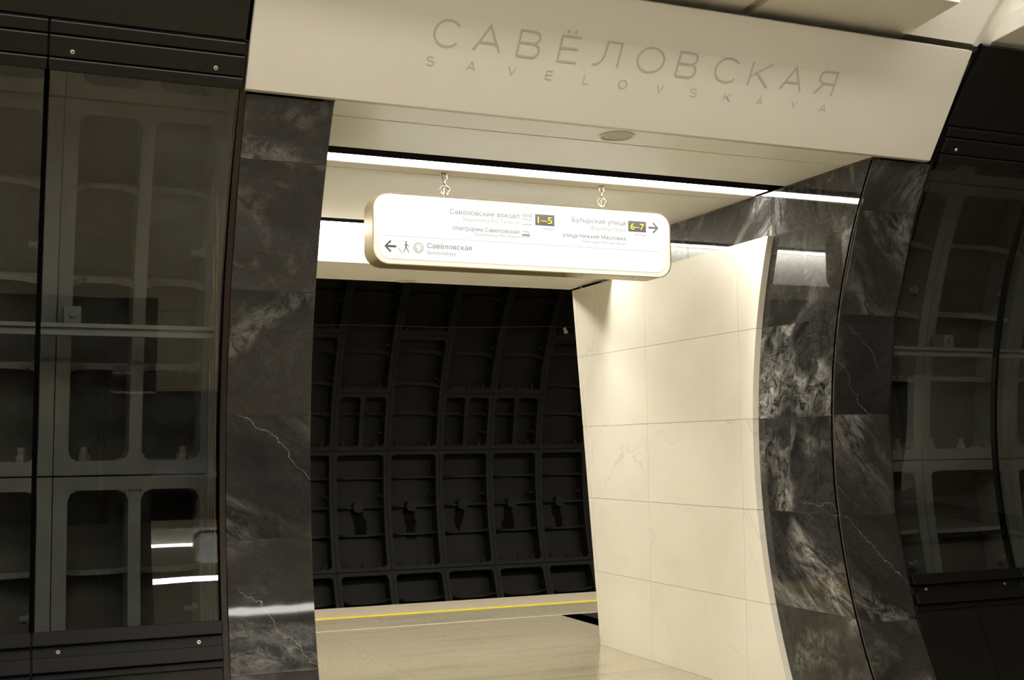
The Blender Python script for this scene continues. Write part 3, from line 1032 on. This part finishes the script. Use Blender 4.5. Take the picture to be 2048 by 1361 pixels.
def stroke_letter(ch, parent, origin, ux, uy, nrm, wid, hei, th):
    """one letter drawn with strokes of even width, a flat print on its surface"""
    key = LATIN.get(ch, ch)
    V2, F2, L2 = [], [], []
    for kp, pl in enumerate(STROKES[key]):
        P = [Vector((th / 2 + x * (wid - th), th / 2 + y * (hei - th))) for x, y in pl]
        closed = (P[0] - P[-1]).length < 1e-6
        if closed:
            P.pop()
        n = len(P)
        i = len(V2)
        for k in range(n):
            a_ = P[k - 1] if (k or closed) else None
            b_ = P[(k + 1) % n] if (k < n - 1 or closed) else None
            d1 = (P[k] - a_).normalized() if a_ is not None else None
            d2 = (b_ - P[k]).normalized() if b_ is not None else None
            d1, d2 = d1 or d2, d2 or d1
            n1, n2 = Vector((-d1.y, d1.x)), Vector((-d2.y, d2.x))
            mm = (n1 + n2)
            mm = mm.normalized() if mm.length > 1e-6 else n1
            ln = th / 2 / max(0.38, mm.dot(n1))
            e = Vector((0, 0))
            V2.append(P[k] + mm * ln)
            V2.append(P[k] - mm * ln)
            L2 += [kp, kp]
        for k in range(n if closed else n - 1):
            p_, q_ = i + 2 * k, i + 2 * ((k + 1) % n)
            F2.append((p_, p_ + 1, q_ + 1, q_))
    if ch == 'Ё':
        for x in (0.27, 0.62):
            i = len(V2)
            cx_, cy_ = x * wid, hei * 1.135
            hh = th * 0.58
            V2 += [Vector((cx_ - hh, cy_ - hh)), Vector((cx_ + hh, cy_ - hh)), Vector((cx_ + hh, cy_ + hh)), Vector((cx_ - hh, cy_ + hh))]
            F2.append((i, i + 1, i + 2, i + 3))
            L2 += [0] * 4
    o_ = Vector(origin) + nrm * 0.0012
    vs = [tuple(o_ + nrm * (0.0004 * q) + Vector(ux) * p.x + uy * p.y) for p, q in zip(V2, L2)]
    me = bpy.data.meshes.new('letter')
    me.from_pydata(vs, [], F2)
    me.materials.append(M['letter'])
    o = bpy.data.objects.new('letter', me)
    COL.objects.link(o)
    o.parent = parent

for c, xa, xb in BIG:
    o_ = Vector((xa * KF, FB.y, FB.z)) + fs * (0.298 * KF)
    stroke_letter(c, panel, o_, (1, 0, 0), fs, fn, (xb - xa) * KF, 0.137 * KF, 0.0122)
SMALL = [('S', 1.825, 1.866), ('A', 2.029, 2.075), ('V', 2.240, 2.284), ('E', 2.441, 2.480), ('L', 2.646, 2.680), ('O', 2.843, 2.894),
         ('V', 3.060, 3.103), ('S', 3.257, 3.303), ('K', 3.465, 3.510), ('A', 3.668, 3.713), ('Y', 3.883, 3.926), ('A', 4.074, 4.122)]
for c, xa, xb in SMALL:
    o_ = Vector((xa * KF, FB.y, FB.z)) + fs * (0.2045 * KF)
    stroke_letter(c, panel, o_, (1, 0, 0), fs, fn, (xb - xa) * KF, 0.047 * KF, 0.0055)

# ---- strip lights in the soffit
for nm, y0, y1, lab in (('a', 6.462, 6.614, 'long white strip light in the black ceiling slot in front of the hanging sign'),
                        ('b', 8.444, 8.575, 'white strip light in the ceiling slot behind the hanging sign, beside a bright drop panel')):
    t = thing('strip_light', lab, 'light', 'strip lights recessed in the passage ceiling')
    MB().box(XL + 0.01, 4.600, y0, y1, ZS + 0.004, ZS + 0.014).build('diffuser', M['strip'], t)
    mb = MB()
    mb.box(XL + 0.01, 4.600, y0 - 0.004, y0 - 0.0005, ZS + 0.003, ZS + 0.05)
    mb.box(XL + 0.01, 4.600, y1 + 0.0005, y1 + 0.004, ZS + 0.003, ZS + 0.05)
    mb.box(XL + 0.01, 4.600, y0, y1, ZS + 0.045, ZS + 0.05)
    mb.box(4.6005, 4.604, y0, y1, ZS + 0.003, ZS + 0.05)
    mb.build('housing', M['slot'], t)

# ---- round ceiling speakers
def speaker(x, y, z, r, lab, tr=0.0075):
    t = thing('ceiling_speaker', lab, 'speaker', 'round speakers in the passage ceiling')
    pts = [(x + (r - 0.006) * cos(2 * pi * k / 40), y + (r - 0.006) * sin(2 * pi * k / 40), z - 0.002 * (tr > 0.005)) for k in range(40)]
    MB().tube(pts, tr, 8, True).build('ring', M['speaker_ring'], t, smooth=True)
    MB().disc((x, y, z + 0.002), (0, 0, -1), r - 0.007, 0.004, 40, r - 0.012).build('grille', M['speaker'], t)
speaker(3.007, 5.562, ZS, 0.094, 'round flush ceiling speaker just under the station name fascia')
speaker(3.085, 9.378, ZLOW, 0.094, 'faint round ceiling speaker in the low far soffit below the hanging sign', 0.003)

# ---- hanging sign
KS = 6.62 / 6.66
def sx(x): return x * KS
def sz(z): return 1.6 + (z - 1.6) * KS
YFACE, YBACK = 6.62, 6.79
def rrect(x0, x1, z0, z1, r, n=6):
    out = []
    for cx_, cz_, a0 in ((x1 - r, z1 - r, 0), (x0 + r, z1 - r, pi / 2), (x0 + r, z0 + r, pi), (x1 - r, z0 + r, 1.5 * pi)):
        for k in range(n + 1):
            a = a0 + pi / 2 * k / n
            out.append((cx_ + r * cos(a), cz_ + r * sin(a)))
    return out

def sign(label, entries_main=True):
    t = thing('direction_sign', label, 'sign')
    x0, x1, z0, z1 = sx(1.989), sx(3.976), sz(2.672), sz(3.098)
    outer = rrect(x0, x1, z0, z1, 0.098, 8)
    inner = rrect(x0 + 0.005, x1 - 0.005, z0 + 0.005, z1 - 0.005, 0.094, 8)
    mb = MB()
    n = len(outer)
    i = 0
    mb.v += [(x, YFACE - 0.004, z) for x, z in outer] + [(x, YBACK, z) for x, z in outer] + [(x, YFACE - 0.004, z) for x, z in inner] + [(x, YFACE + 0.006, z) for x, z in inner]
    for k in range(n):
        k2 = (k + 1) % n
        mb.f += [(k, k2, n + k2, n + k), (k, 2 * n + k, 2 * n + k2, k2), (2 * n + k, 3 * n + k, 3 * n + k2, 2 * n + k2)]
    mb.f.append(tuple(range(2 * n - 1, n - 1, -1)))
    case = mb.build('case', M['case'], t)
    for xs in (2.19, 2.52, 3.07, 3.36, 3.72):
        MB().disc((sx(xs), YFACE + 0.05, z0), (0, 0, -1), 0.006, 0.002, 10).build('screw', M['bronze'], case)
    MB().prism_y(inner, YFACE, YFACE + 0.01).build('rim', M['sign_rim'], t)
    lit = rrect(x0 + 0.045, x1 - 0.045, z0 + 0.035, z1 - 0.026, 0.06, 8)
    MB().prism_y(lit, YFACE - 0.001, YFACE + 0.002).build('lit_face', M['sign'], t)
    MB().prism_y(lit, YBACK, YBACK + 0.002).build('lit_face', M['sign'], t)
    yy = YFACE - 0.001
    U, V, NN = (1, 0, 0), (0, 0, 1), (0, -1, 0)

    def tx(s, xa, xb, zb, cap, mm, name='lettering', off=0.016):
        text_obj(name, s, mm, t, (sx(xa), yy, sz(zb)), U, V, (xb - xa) * KS, cap, nrm=NN, offset=off)

    def poly(name, pts, mm, lift=0.0012, parent=t):
        return MB().prism_y([(sx(x), sz(z)) for x, z in pts], yy - lift, yy - 0.0002).build(name, mm, parent)

    def arrow(xc, zc, d):
        th = 0.0065
        tip = xc + d * 0.035
        poly('arrow', [(xc - d * 0.034, zc - th), (tip - d * 0.012, zc - th), (tip - d * 0.012, zc + th), (xc - d * 0.034, zc + th)], M['ink'])
        for s in (1, -1):
            poly('arrow', [(tip, zc), (tip - d * 0.009, zc - s * 0.0), (tip - d * 0.040, zc + s * 0.028), (tip - d * 0.033, zc + s * 0.036), (tip + d * 0.002, zc + s * 0.002)], M['ink'], 0.0013)

    def man(xm, zm):
        k = 1.0
        p = lambda pts, l=0.0012: poly('walking_man', [(xm + a * k, zm + b * k) for a, b in pts], M['ink'], l)
        poly('walking_man', [(xm + 0.0 + 0.0055 * cos(2 * pi * q / 12), zm + 0.028 + 0.0055 * sin(2 * pi * q / 12)) for q in range(12)], M['ink'])
        p([(-0.002, 0.020), (0.004, 0.020), (0.005, 0.004), (0.001, -0.004), (-0.004, -0.003), (-0.004, 0.006)])
        p([(-0.003, 0.019), (0.004, 0.019), (0.016, 0.008), (0.019, 0.001), (0.016, 0.0), (0.013, 0.007), (0.003, 0.014)], 0.0013)
        p([(-0.002, 0.019), (-0.002, 0.014), (-0.008, 0.009), (-0.016, 0.006), (-0.015, 0.009), (-0.009, 0.012)], 0.0014)
        p([(-0.004, -0.002), (0.001, -0.003), (-0.006, -0.018), (-0.014, -0.032), (-0.017, -0.031), (-0.011, -0.018)], 0.0015)
        p([(-0.001, -0.002), (0.004, -0.001), (0.011, -0.015), (0.020, -0.031), (0.017, -0.033), (0.008, -0.018)], 0.0016)
        q = [(-0.050, -0.014), (-0.040, -0.014), (-0.040, -0.023), (-0.030, -0.023), (-0.030, -0.034), (-0.016, -0.034)]
        for (a, b), (c, d) in zip(q, q[1:]):
            h = 0.0011
            p([(min(a, c) - h, min(b, d) - h), (max(a, c) + h, min(b, d) - h), (max(a, c) + h, max(b, d) + h), (min(a, c) - h, max(b, d) + h)])

    def nine(xc, zc):
        poly('line_number', [(xc + 0.034 * cos(2 * pi * q / 32), zc + 0.034 * sin(2 * pi * q / 32)) for q in range(32)], M['ink_disc'])
        text_obj('line_number', '9', M['ink_white'], t, (sx(xc - 0.0125), yy - 0.0015, sz(zc - 0.0205)), U, V, 0.026, 0.041, nrm=NN, offset=0.014)

    if entries_main:
        tx('Савёловский вокзал', 2.465, 2.914, 2.993, 0.030, M['ink'])
        tx('Savyolovskiy Rail Terminal', 2.548, 2.914, 2.9565, 0.0255, M['ink_grey'], off=0.016)
        tx('платформа Савёловская', 2.485, 2.914, 2.898, 0.0255, M['ink'])
        tx('Savyolovskaya Rail Station', 2.622, 2.915, 2.872, 0.019, M['ink_grey'], off=0.016)
        tx('Бутырская улица', 3.274, 3.649, 2.996, 0.030, M['ink'])
        tx('Butyrskaya Street', 3.407, 3.650, 2.955, 0.0255, M['ink_grey'], off=0.016)
        tx('улица Нижняя Масловка', 3.206, 3.649, 2.899, 0.0255, M['ink'])
        tx('Nizhnyaya Maslovka Street', 3.347, 3.651, 2.870, 0.019, M['ink_grey'], off=0.016)
        tx('Савёловская', 2.322, 2.603, 2.779, 0.030, M['ink'])
        tx('Savelovskaya', 2.321, 2.503, 2.743, 0.024, M['ink_grey'], off=0.016)
        for xa, xb in ((3.075, 3.153), (3.720, 3.798)):
            tx('Выходы', xa, xb, 2.9355, 0.0145, M['ink'])
            tx('Exits', xb - 0.03, xb, 2.918, 0.0105, M['ink_grey'], off=0.016)
        for xa, xb, s in ((3.0225, 3.152, '1–5'), (3.669, 3.7975, '6–7')):
            poly('exit_badge', [(xa, 2.9595), (xb, 2.9595), (xb, 3.0285), (xa, 3.0285)], M['ink'])
            text_obj('exit_number', s, M['ink_yellow'], t, (sx(xa + 0.016), yy - 0.0014, sz(2.973)), U, V, 0.0965, 0.041, nrm=NN, offset=0.014)
        # train pictograms
        xa, xb, za, zb = 2.9325, 3.0025, 2.957, 3.028
        poly('train_icon', [(xa, zb - 0.022), (xb - 0.016, zb - 0.022), (xb - 0.010, zb - 0.027), (xb, za + 0.012), (xb, zb), (xa, zb)], M['ink_icon'])
        for q in (0.003, 0.024):
            poly('train_icon', [(xa + q, zb - 0.040), (xa + q + 0.016, zb - 0.040), (xa + q + 0.016, zb - 0.031), (xa + q, zb - 0.031)], M['ink_icon'])
        poly('train_icon', [(xa + 0.047, zb - 0.047), (xa + 0.059, zb - 0.047), (xa + 0.051, zb - 0.031), (xa + 0.047, zb - 0.031)], M['ink_icon'])
        poly('train_icon', [(xa, za), (xb, za), (xb, za + 0.005), (xa, za + 0.005)], M['ink_red'])
        xa, za = 2.931, 2.878
        poly('train_icon', [(xa, za + 0.008), (xa + 0.057, za + 0.008), (xa + 0.052, za + 0.022), (xa, za + 0.022)], M['ink_icon'])
        poly('train_icon', [(xa, za + 0.036), (xa + 0.043, za + 0.036), (xa + 0.047, za + 0.040), (xa, za + 0.040)], M['ink_icon'])
        poly('train_icon', [(xa + 0.048, za + 0.022), (xa + 0.052, za + 0.022), (xa + 0.045, za + 0.038), (xa + 0.041, za + 0.038)], M['ink_icon'])
        for q in (0.022, 0.036):
            poly('train_icon', [(xa + q, za + 0.022), (xa + q + 0.002, za + 0.022), (xa + q + 0.002, za + 0.036), (xa + q, za + 0.036)], M['ink_icon'])
        poly('train_icon', [(xa, za), (xa + 0.059, za), (xa + 0.059, za + 0.0025), (xa, za + 0.0025)], M['ink_red'])
        arrow(3.850, 2.993, 1)
        arrow(2.098, 2.778, -1)
        man(2.192, 2.778)
        nine(2.268, 2.778)
        poly('divider', [(2.056, 2.8393), (3.892, 2.8393), (3.892, 2.8415), (2.056, 2.8415)], M['ink_line'])
    else:
        arrow(3.870, 2.778, 1)
        man(3.80, 2.778)
        nine(3.715, 2.778)
        tx('Савёловская', 3.37, 3.65, 2.779, 0.030, M['ink'])
        tx('Savelovskaya', 3.47, 3.65, 2.743, 0.024, M['ink_grey'])
        poly('divider', [(2.056, 2.8393), (3.892, 2.8393), (3.892, 2.8415), (2.056, 2.8415)], M['ink_line'])
        tx('Савёловский вокзал', 2.465, 2.914, 2.993, 0.030, M['ink'])
    # chains
    ym = 6.705 if MIR[0] is False else 6.705
    for xc in (2.451, 3.506):
        ch_ = MB().disc((xc, ym, ZS + 0.018), (0, 0, -1), 0.016, 0.024, 12).build('chain', M['chrome'], t)
        def link(zc_, rx, rz, r, flat, nm='link'):
            pts = []
            for k in range(32):
                a = 2 * pi * k / 32
                u, v_ = rx * cos(a), rz * sin(a)
                pts.append((xc + u, ym, zc_ + v_) if flat else (xc + u * 0.35, ym + u * 0.94, zc_ + v_))
            MB().tube(pts, r, 12, True).build(nm, M['chrome'], ch_, smooth=True)
        zt = ZS - 0.004
        link(zt - 0.017, 0.0155, 0.021, 0.0052, True)
        link(zt - 0.056, 0.0125, 0.026, 0.0052, False)
        link(zt - 0.098, 0.0275, 0.0275, 0.0068, True, 'ring')
        MB().tube([(xc, ym, zt - 0.075), (xc, ym, sz(3.098) - 0.002)], 0.005, 8).build('hook', M['chrome'], ch_)
        if xc < 3:
            MB().tube([(xc - 0.022, ym - 0.012, ZS + 0.01), (xc - 0.014, ym - 0.012, zt - 0.05), (xc + 0.0, ym - 0.012, zt - 0.078), (xc + 0.002, ym - 0.01, sz(3.098) - 0.002)], 0.0042, 6).build('power_cord', M['slot'], ch_)
    return t
sign('backlit white direction sign with rounded corners hanging from two short chains')
MIR[0] = True
sign('white direction sign with one right arrow, seen only mirrored in the left glass', False)
MIR[0] = False

# ---- cable and insulator on the tunnel wall
t = thing('tunnel_cable', 'thin rusty cable with a tan insulator strung across the dark tunnel lining', 'cable')
ca = math.radians(31.2)
MB().tube([(1.5 + k * 0.4, TY + 3.84 * cos(ca), TZ + 3.84 * sin(ca) + 0.012 * cos(k * 0.9) + 0.0085 * (k - 8)) for k in range(20)], 0.0045, 6).build('wire', M['cable'], t)
c = Vector((7.27, TY + 3.82 * cos(ca), TZ + 3.82 * sin(ca) + 0.06))
MB().disc(c, (0.2, -0.25, -1.0), 0.020, 0.055, 12, 0.030).build('insulator', M['porcelain'], t)
MB().disc(c + Vector((0.011, -0.014, -0.055)), (0.2, -0.25, -1), 0.034, 0.028, 12, 0.026).build('insulator_cap', M['porcelain'], t)
MB().tube([c + Vector((0.0, 0.0, 0.0)), c + Vector((-0.06, 0.05, 0.10))], 0.008, 6).build('bracket', M['iron'], t)

# ---- train standing at the opposite platform (seen mirrored in the glass)
MIR[0] = True
t = thing('metro_train', 'dark blue metro carriage with amber door posts, seen mirrored in the left glass', 'train')
MB().prism_x([(12.30, -0.75), (12.26, 0.9), (12.36, 2.3), (12.75, 2.75), (13.6, 2.9), (14.5, 2.75), (14.8, 0.9), (14.75, -0.75)], -9.0, 13.0).build('body', M['train'], t, bevel=0.04)
for k in range(-6, 9):
    x0 = 0.55 + k * 1.45
    if k % 3 == 0:
        d_ = MB().box(x0 - 0.05, x0 + 1.25, 12.235, 12.30, 0.03, 1.95).build('door', M['train'], t, bevel=0.01)
        MB().box(x0 + 0.2, x0 + 0.55, 12.225, 12.24, 0.85, 1.75).build('door_window', M['gloss'], d_)
        MB().box(x0 + 0.7, x0 + 1.05, 12.225, 12.24, 0.85, 1.75).build('door_window', M['gloss'], d_)
        MB().box(x0 - 0.16, x0 - 0.06, 12.22, 12.27, 0.1, 1.6).build('door_post', M['amber'], t)
    else:
        MB().box(x0 + 0.05, x0 + 1.15, 12.24, 12.34, 0.85, 1.75).build('window', M['gloss'], t, bevel=0.02)
MIR[0] = False

bpy.data.objects.remove(_to)
bpy.data.curves.remove(_tc)
